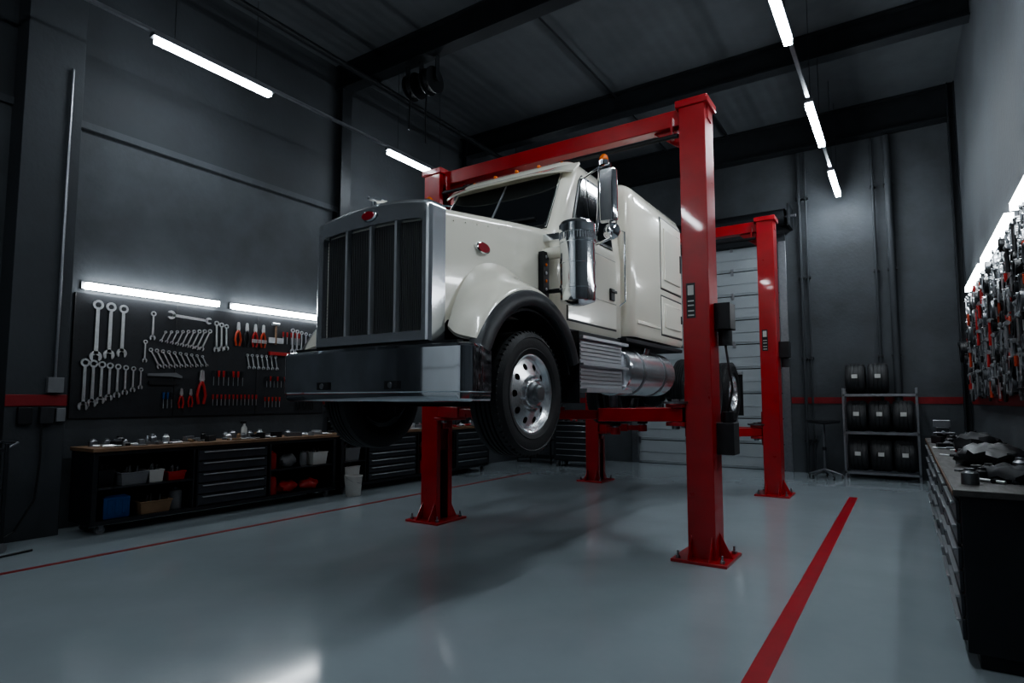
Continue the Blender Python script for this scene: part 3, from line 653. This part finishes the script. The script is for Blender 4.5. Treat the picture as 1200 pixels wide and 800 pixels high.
# ------------------------------------------------------------------ left benches
def drawers(m, y0, y1, z0, z1, n, xf, s, mat=DRAW):
    h = (z1-z0)/n
    for k in range(n):
        a, b = sorted((xf, xf+s*.018)); m.box(a, b, y0+.012, y1-.012, z0+k*h+.008, z0+(k+1)*h-.008, mat)
        a, b = sorted((xf+s*.018, xf+s*.04)); m.box(a, b, y0+.06, y1-.06, z0+(k+1)*h-.035, z0+(k+1)*h-.022, HANDLE)
def bench(y0, y1, parts, name='workbench'):
    e = empty(name, (-7.32, (y0+y1)/2, 0)); x0, x1 = -7.58, -7.06
    m = MB(); m.box(x0-.01, x1+.03, y0-.02, y1+.02, .86, .90, WOOD); m.obj('wood_top', e, .004)
    m = MB(); m.box(x0, x1, y0, y1, .10, .14, CAB); m.box(x0, x0+.02, y0, y1, .14, .86, CAB); m.box(x0, x1, y0, y1, .82, .86, CAB)
    m.box(x0, x1, y0, y0+.03, .14, .82, CAB); m.box(x0, x1, y1-.03, y1, .14, .82, CAB)
    for a, b, k in parts:
        m.box(x0, x1, a, a+.02, .14, .82, CAB); m.box(x0, x1, b-.02, b, .14, .82, CAB)
        if k: m.box(x0+.02, x1-.02, a+.02, b-.02, .14, .82, CAB)
        else: m.box(x0+.02, x1, a+.02, b-.02, .46, .48, CAB)
    m.obj('carcass', e, .003)
    m = MB()
    for a, b, k in parts:
        if k: drawers(m, a, b, .15, .81, k, x1-.01, 1)
    m.obj('drawers', e, .003)
    m = MB()
    for yy in (y0+.12, y1-.12):
        for xx in (x0+.08, x1-.08):
            m.cyl((xx-.02, yy, .045), (xx+.02, yy, .045), .045, GREY, 20); m.box(xx-.03, xx+.03, yy-.03, yy+.03, .085, .10, DALU)
            m.box(xx-.032, xx-.024, yy-.02, yy+.02, .04, .09, DALU); m.box(xx+.024, xx+.032, yy-.02, yy+.02, .04, .09, DALU)
    m.obj('casters', e)
    return e
bench(2.85, 6.02, [(2.88,3.92,0),(3.95,4.88,5),(4.92,5.99,0)])
bench(6.12, 9.9, [(6.15,6.62,0),(6.66,7.75,6),(7.8,8.8,0),(8.84,9.87,5)])
def bin_(x, y, z, w, d, h, mat, name='storage_bin'):
    m = MB()
    o = [(x-d/2,y-w/2),(x+d/2,y-w/2),(x+d/2,y+w/2),(x-d/2,y+w/2)]
    def R(q, zz): return [V(x+(a-x)*q, y+(b-y)*q, zz) for a, b in o]
    m.loft([R(.88,z), R(1.0,z+h-.015), R(1.04,z+h-.015), R(1.04,z+h), R(.94,z+h), R(.83,z+.01)], mat)
    for k in range(5):
        yy = y-w*.3+w*.15*k; m.cyl((x-.05+.03*(k%3), yy, z+.02), (x-.03+.03*(k%2), yy+.02, z+h+.03+.015*(k%3)), .012, (BLK, DTOOL, GREY)[k%3], 8)
    m.obj(name, None, .003)
def jerry(x, y, z, w, d, h, mat):
    m = MB(); o = [(-d/2,-w/2),(d/2,-w/2),(d/2,w/2),(-d/2,w/2)]
    def R(q, zz, e=0): return [V(x+a*q, y+b*q+e, zz) for a, b in o]
    m.loft([R(.94,z), R(1,z+.02), R(1,z+h*.78), R(.7,z+h*.88), R(.65,z+h*.9)], mat)
    m.cyl((x,y-w*.28,z+h*.86),(x,y-w*.28,z+h),.03,BLK,16)
    m.tube([(x,y-w*.1,z+h*.88),(x,y-w*.05,z+h*1.0),(x,y+w*.25,z+h*1.0),(x,y+w*.3,z+h*.88)],.014,mat)
    for k in (-1,0,1): m.box(x+d/2-.004,x+d/2+.006,y+k*w*.28-.02,y+k*w*.28+.02,z+.05,z+h*.7,mat)
    m.obj('jerry_can', None, .01, 3)
jerry(-7.25, 3.12, .14, .26, .26, .28, TBLU); bin_(-7.25, 3.28, .48, .28, .3, .14, GREY); bin_(-7.25, 3.52, .48, .16, .25, .14, WHITE); bin_(-7.3, 3.03, .48, .16, .25, .18, BLK)
bin_(-7.25, 3.52, .14, .34, .3, .14, CARD, 'cardboard_box'); bin_(-7.25, 3.75, .48, .2, .25, .10, TRED)
def canister(x, y, z, r, h, mat, name):
    m = MB(); m.lathe((x,y,z), Z, [(r*.95,0),(r,.01),(r,h*.8),(r*.8,h*.88),(r*.35,h*.92),(r*.35,h),(r*.1,h)], mat, 20)
    m.tube([(x,y-r*.7,z+h*.82),(x,y-r*.5,z+h*1.05),(x,y+r*.5,z+h*1.05),(x,y+r*.7,z+h*.82)], .008, BLK); m.obj(name, None)
canister(-7.2, 5.03, .48, .07, .24, TRED, 'oil_can'); canister(-7.2, 5.03, .14, .08, .26, TRED, 'oil_can'); canister(-7.25, 3.80, .14, .07, .24, GREY, 'oil_can')
def sack(x, y, z, w, h, mat, name='parts_bag'):
    m = MB(); m.sph((x,y,z+h*.42), 1, mat, (w*.42,w*.55,h*.55), 20, 12)
    for v in m.v:
        t = 1 + .18*math.sin(31*v.y+3*v.z*9)*math.cos(27*v.x+11*v.z); v.x = x+(v.x-x)*t; v.y = y+(v.y-y)*t
        v.z = max(v.z, z+.002) + (.02*math.sin(40*v.y)*math.cos(33*v.x) if v.z > z+.03 else 0)
    m.obj(name, None)
sack(-7.25, 5.3, .14, .28, .16, TRED); sack(-7.25, 5.32, .48, .22, .18, GREY); sack(-7.22, 5.66, .14, .28, .15, TRED)
bin_(-7.25, 5.78, .48, .26, .28, .18, WHITE); canister(-7.2,5.55,.48,.05,.2,GREY,'oil_can')
bin_(-7.25, 6.38, .14, .3, .3, .26, WHITE); bin_(-7.25, 6.38, .48, .3, .3, .2, GREY); bin_(-7.25, 8.1, .48, .3, .3, .12, TORG); bin_(-7.25, 8.5, .14, .3, .3, .2, GREY); bin_(-7.25, 8.05, .14, .3, .3, .22, TRED)
m = MB(); m.lathe((-6.88,6.2,0), Z, [(.105,0),(.108,.005),(.13,.27),(.137,.27),(.137,.295),(.125,.295),(.10,.02),(.01,.015)], WHITE, 28)
m.tube([(-6.88,6.065,.27),(-6.80,6.1,.22),(-6.745,6.2,.19),(-6.80,6.3,.22),(-6.88,6.335,.27)],.004,DALU); m.obj('plastic_bucket', None)
def clutter(name, x0, x1, y0, y1, z, n, mats, smax=.09, parent=None):
    m = MB()
    for i in range(n):
        x = random.uniform(x0, x1); y = random.uniform(y0, y1); mt = random.choice(mats); k = random.random(); a = random.uniform(0, pi); u = V(math.cos(a), math.sin(a), 0); L = random.uniform(.05, smax*2)
        if x+abs(u.x)*L > x1+.06: u = V(.2, .98, 0)
        if k < .35:
            r = random.uniform(.01, .02); p = V(x, y, z+r); m.cyl(p-u*L/2, p+u*L/2, r, mt, 10); m.cyl(p+u*L/2, p+u*L*.9, r*.4, TOOL, 8)
        elif k < .6:
            r = random.uniform(.02, .05); h = random.uniform(.03, .12); m.lathe((x,y,z), Z, [(r,0),(r,h*.7),(r*.6,h*.85),(r*.6,h)], mt, 14)
        elif k < .8:
            w = u.cross(Z); m.prism([(-L/2,-.015),(L/2,-.012),(L/2+.02,0),(L/2,.012),(-L/2,.015)], (x,y,z), u, w, Z, .015, mt)
        else:
            h = random.uniform(.03, .08); m.beam(V(x,y,z+h/2)-u*L/2, V(x,y,z+h/2)+u*L/2, random.uniform(.04,.08), h, mt)
    return m.obj(name, parent, .002)
clutter('bench_tools', -7.5, -7.12, 2.95, 5.95, .90, 85, [DALU, GREY, BLK, DALU, TOOL, DTOOL, CARD], .11)
clutter('bench_tools', -7.5, -7.12, 6.2, 9.8, .90, 80, [TOOL, GREY, BLK, DALU, TRED, WHITE], .11)
def spray(x, y, z, mat, s=1.0):
    m = MB(); m.lathe((x,y,z), Z, [(.035*s,0),(.037*s,.01),(.037*s,.13*s),(.015*s,.17*s),(.014*s,.19*s)], mat, 20)
    m.box(x-.015*s, x+.015*s, y-.05*s, y+.02*s, z+.19*s, z+.225*s, BLK); m.beam((x,y-.03*s,z+.19*s),(x,y-.045*s,z+.15*s),.008,.008,BLK); m.obj('spray_bottle', None, .002)
spray(-7.4, 4.75, .90, WHITE)
m = MB(); xf = XL+.34
m.tube([(xf+.03,2.6,1.64),(xf+.03,2.6,5.0)], .016, DALU); m.box(xf+.012,xf+.07,2.53,2.67,1.48,1.64,GREY); m.obj('electrical_conduit', None, .003)
m = MB(); m.box(xf+.001,xf+.06,2.30,2.42,1.16,1.33,BLK); m.box(xf+.001,xf+.07,2.48,2.6,1.16,1.33,BLKM); m.box(xf+.001,xf+.07,2.62,2.70,1.18,1.32,GREY); m.obj('socket_box', None, .006)
m = MB(); m.tube([(xf+.05,2.5,1.16),(xf+.07,2.5,.8),(xf+.1,2.46,.4),(xf+.14,2.3,.12),(xf+.3,2.0,.02),(xf+.55,1.7,.012),(xf+.7,1.9,.012),(xf+.6,2.3,.012)], .011, BLK); m.obj('power_cable', None)
m = MB(); tx, ty = -7.25, 1.72
for z in (.2,.55,.92): m.box(tx-.25,tx+.25,ty-.4,ty+.4,z,z+.03,CAB)
for dx in (-.24,.24):
    for dy in (-.39,.39): m.box(tx+dx-.015,tx+dx+.015,ty+dy-.015,ty+dy+.015,.09,1.0,CAB); m.cyl((tx+dx-.015,ty+dy,.045),(tx+dx+.015,ty+dy,.045),.045,GREY,16)
m.tube([(tx-.2,ty+.4,.95),(tx-.2,ty+.48,1.0),(tx+.2,ty+.48,1.0),(tx+.2,ty+.4,.95)],.012,DALU); m.obj('service_trolley', None, .004)
e = empty('rolling_tool_chest', (-5.95, 11.6, 0))
m = MB(); m.box(-6.38,-5.5,11.35,11.85,.12,.92,CAB); m.box(-6.4,-5.48,11.33,11.87,.92,.95,BLK); m.obj('body', e, .01)
m = MB()
for k in range(6):
    z = .15+k*.125; m.box(-6.35,-5.53,11.325,11.35,z,z+.115,DRAW); m.box(-6.3,-5.58,11.305,11.325,z+.085,z+.10,HANDLE)
m.obj('drawer_fronts', e, .003)
m = MB()
for dx in (-6.3,-5.58):
    for dy in (11.42,11.78): m.cyl((dx-.02,dy,.055),(dx+.02,dy,.055),.055,GREY,18); m.box(dx-.03,dx+.03,dy-.03,dy+.03,.1,.12,DALU)
m.obj('casters', e)
clutter('bench_tools', -6.3, -5.6, 11.45, 11.75, .95, 10, [TRED, GREY, BLK])
m = MB()
for z in (.1,.5,.95): m.box(-7.5,-6.6,11.6,12.2,z,z+.03,CAB)
for x in (-7.49,-6.63):
    for y in (11.61,12.17): m.box(x,x+.03,y,y+.03,0,1.2,CAB)
m.obj('storage_shelf', None, .003)

# ------------------------------------------------------------------ tyre rack back-right
e = empty('tyre_rack', (-.4, 12.6, 0)); rx0, rx1, ry0, ry1 = -.96, .18, 12.30, 12.85
m = MB()
for x in (rx0, rx1-.035):
    for y in (ry0, ry1-.035): m.box(x,x+.035,y,y+.035,0,1.62,DALU)
for z in (.10,.80,1.47):
    for y in (ry0+.0, ry1-.04): m.box(rx0,rx1,y,y+.035,z,z+.045,DALU)
    for x in (rx0, rx1-.035): m.box(x,x+.035,ry0,ry1,z,z+.045,DALU)
m.obj('rack_frame', e, .003)
def stand_tyre(x, z, parent, W=.32, R=.275):
    m = MB(); c = V(x, 12.6, z+R)
    prof = [(R*.58,-W/2+.02),(R*.7,-W/2),(R*.9,-W/2+.005),(R-.005,-W/2+.035)]
    for k in range(4):
        h0 = -W/2+.04+k*(W-.08)/4; h1 = h0+(W-.08)/4
        prof += [(R,h0+.004),(R,h1-.008)] + ([(R-.01,h1-.006),(R-.01,h1+.002)] if k < 3 else [])
    prof += [(R-.005,W/2-.035),(R*.9,W/2-.005),(R*.7,W/2),(R*.58,W/2-.02)]
    m.lathe(c, X, prof, RUB, 48, closed=True)
    m.prism([(-.045,-.035),(.045,-.035),(.045,.035),(-.045,.035)], (x, 12.6-R-.004, z+R+.04), X, Z, -Y, .003, WHITE)
    m.obj('stored_tyre', parent)
for z in (.145,.845,1.515):
    for k in range(3 if z < 1.2 else 2): stand_tyre(rx0+.21+.355*k, z, e)
m = MB(); sx_, sy_ = -1.27, 12.25
m.lathe((sx_,sy_,1.0), Z, [(.05,-.03),(.24,-.01),(.27,.0),(.275,.04),(.265,.04),(.255,.012),(.02,.01)], BLKM, 28); m.cyl((sx_,sy_,.12),(sx_,sy_,.98),.022,DALU,12); m.cyl((sx_,sy_,.5),(sx_,sy_,.56),.035,BLK,12)
for k in range(5):
    a = 2*pi*k/5+.3; m.tube([(sx_,sy_,.16),(sx_+.15*math.cos(a),sy_+.15*math.sin(a),.11),(sx_+.28*math.cos(a),sy_+.28*math.sin(a),.06)], .016, DALU); m.cyl((sx_+.28*math.cos(a)-.012,sy_+.28*math.sin(a),.03),(sx_+.28*math.cos(a)+.012,sy_+.28*math.sin(a),.03),.03,BLK,14)
m.obj('parts_stand', None)

# ------------------------------------------------------------------ right side bench with cabinets
e = empty('workbench', (.58, 6.6, 0)); bx0, bx1 = .22, .93
m = MB(); m.box(bx0-.03, bx1, 4.0, 9.3, .89, .925, DTOP); m.obj('bench_top', e, .004)
m = MB(); m.box(bx0-.034, bx0-.03, 4.0, 9.3, .895, .92, WOOD); m.obj('edge_strip', e)
m = MB(); m.box(bx0, bx1, 4.03, 9.27, .08, .89, CAB); m.box(bx0+.05, bx1, 4.06, 9.24, 0, .08, BLK); m.obj('carcass', e, .006)
m = MB(); y = 4.06
for w, n in ((.85,6),(.75,5),(.9,4),(.85,6),(.9,5),(.9,5)): drawers(m, y, y+w-.02, .12, .87, n, bx0, -1); y += w+.005
m.obj('drawers', e, .003)
clutter('bench_tools', bx0+.05, bx1-.2, 4.2, 9.2, .925, 90, [TOOL, GREY, BLK, BLK, DALU, DTOOL, TRED], .12)
clutter('bench_tools', bx0+.2, bx1-.2, 4.6, 9.2, .925, 80, [DTOOL, GREY, BLK, BLKM, DALU], .16)
sack(.5, 4.62, .925, .34, .09, BLKM, 'rubber_mat'); sack(.50, 5.5, .925, .48, .17, BLK, 'rubber_mat'); sack(.5, 6.6, .925, .4, .2, BLKM, 'rubber_mat')
spray(.72, 5.1, .925, GREY, 1.4)
m = MB(); m.box(.26,.42,8.5,8.75,.925,1.0,STEELD); m.box(.28,.40,8.4,8.85,1.0,1.09,STEELD); m.box(.26,.42,8.56,8.60,1.09,1.17,DALU); m.box(.26,.42,8.66,8.70,1.09,1.17,DALU)
m.cyl((.34,8.2,1.04),(.34,8.4,1.04),.018,DALU,10); m.cyl((.24,8.22,1.04),(.44,8.22,1.04),.01,DALU,8); m.obj('bench_vise', None, .008)
N = -X; e = empty('tool_pegboard', (XR, 7.5, 1.5))
m = MB(); m.box(XR-.03, XR, 4.2, 11.6, 1.5, 3.0, PEG); 
for z in (1.5, 2.0, 2.5): m.box(XR-.12, XR-.03, 4.2, 11.6, z, z+.015, STEELD)
m.obj('board', e, .003)
xw = XR-.045; m = MB(); rnd = random.Random(5)
for row, z in enumerate((2.90, 2.74, 2.58, 2.42, 2.26, 2.1, 1.94, 1.78, 1.64)):
    y = 4.3+.05*row
    while y < 11.45:
        k = rnd.random(); hm = rnd.choice([TORG, TRED, BLK, BLK, GREY, BLK, GREY, BLKM, DTOOL, GREY]); L = rnd.uniform(.16, .28); xx = xw - rnd.uniform(0, .09)
        if k < .44: wrench(m, (xx, y, z-.08), L, pi/2+rnd.uniform(-.15,.15), N, rnd.choice([TOOL, DTOOL]))
        elif k < .60: driver(m, (xx, y, z), L*.8, N, hm)
        elif k < .74: pliers(m, (xx, y, z-.08), L, N, hm)
        elif k < .84: hammer(m, (xx, y, z), L, N, hm)
        else: m.ring(L*.35, L*.27, V(xx, y, z-.08), Y, Z, N, .04, rnd.choice([BLK, DTOOL, DALU]), 20)
        m.cyl((XR-.03, y, z+.01), (xx-.03, y, z+.01), .004, TOOL, 6)
        y += rnd.uniform(.07, .11)
m.obj('hand_tools', e)
m = MB()
for z in (1.515, 2.015, 2.515):
    y = 4.3
    while y < 11.4:
        r = rnd.uniform(.018,.035); h = rnd.uniform(.06,.16); m.lathe((XR-.078,y,z), Z, [(r,0),(r,h*.75),(r*.5,h*.85),(r*.5,h)], rnd.choice([TORG,GREY,BLK,TOOL,DTOOL,BLK]), 12); y += rnd.uniform(.08,.25)
m.obj('shelf_cans', e)
m = MB()
for k in range(5): m.ring(.20-.004*k, .175-.004*k, V(XR-.03-.03*k, 12.1, 2.2), Y, Z, N, .028, TRED if k < 2 else BLK, 28)
m.box(XR-.2, XR, 12.06, 12.14, 2.28, 2.34, STEELD); m.obj('air_hose_coil', None)

# ------------------------------------------------------------------ world & camera
w = bpy.data.worlds.new('World'); scene.world = w; w.use_nodes = True
bg = w.node_tree.nodes['Background']; bg.inputs[0].default_value = (0.45, 0.60, 0.75, 1); bg.inputs[1].default_value = 0.10
cam = bpy.data.cameras.new('camera'); co = bpy.data.objects.new('camera', cam); col.objects.link(co)
co.location = (0, 0, 1.4); co.rotation_euler = (math.radians(90+4.49), 0, math.radians(33.3))
cam.lens = 21; cam.sensor_width = 36; cam.shift_y = 14/1200; cam.clip_start = 0.05
scene.camera = co
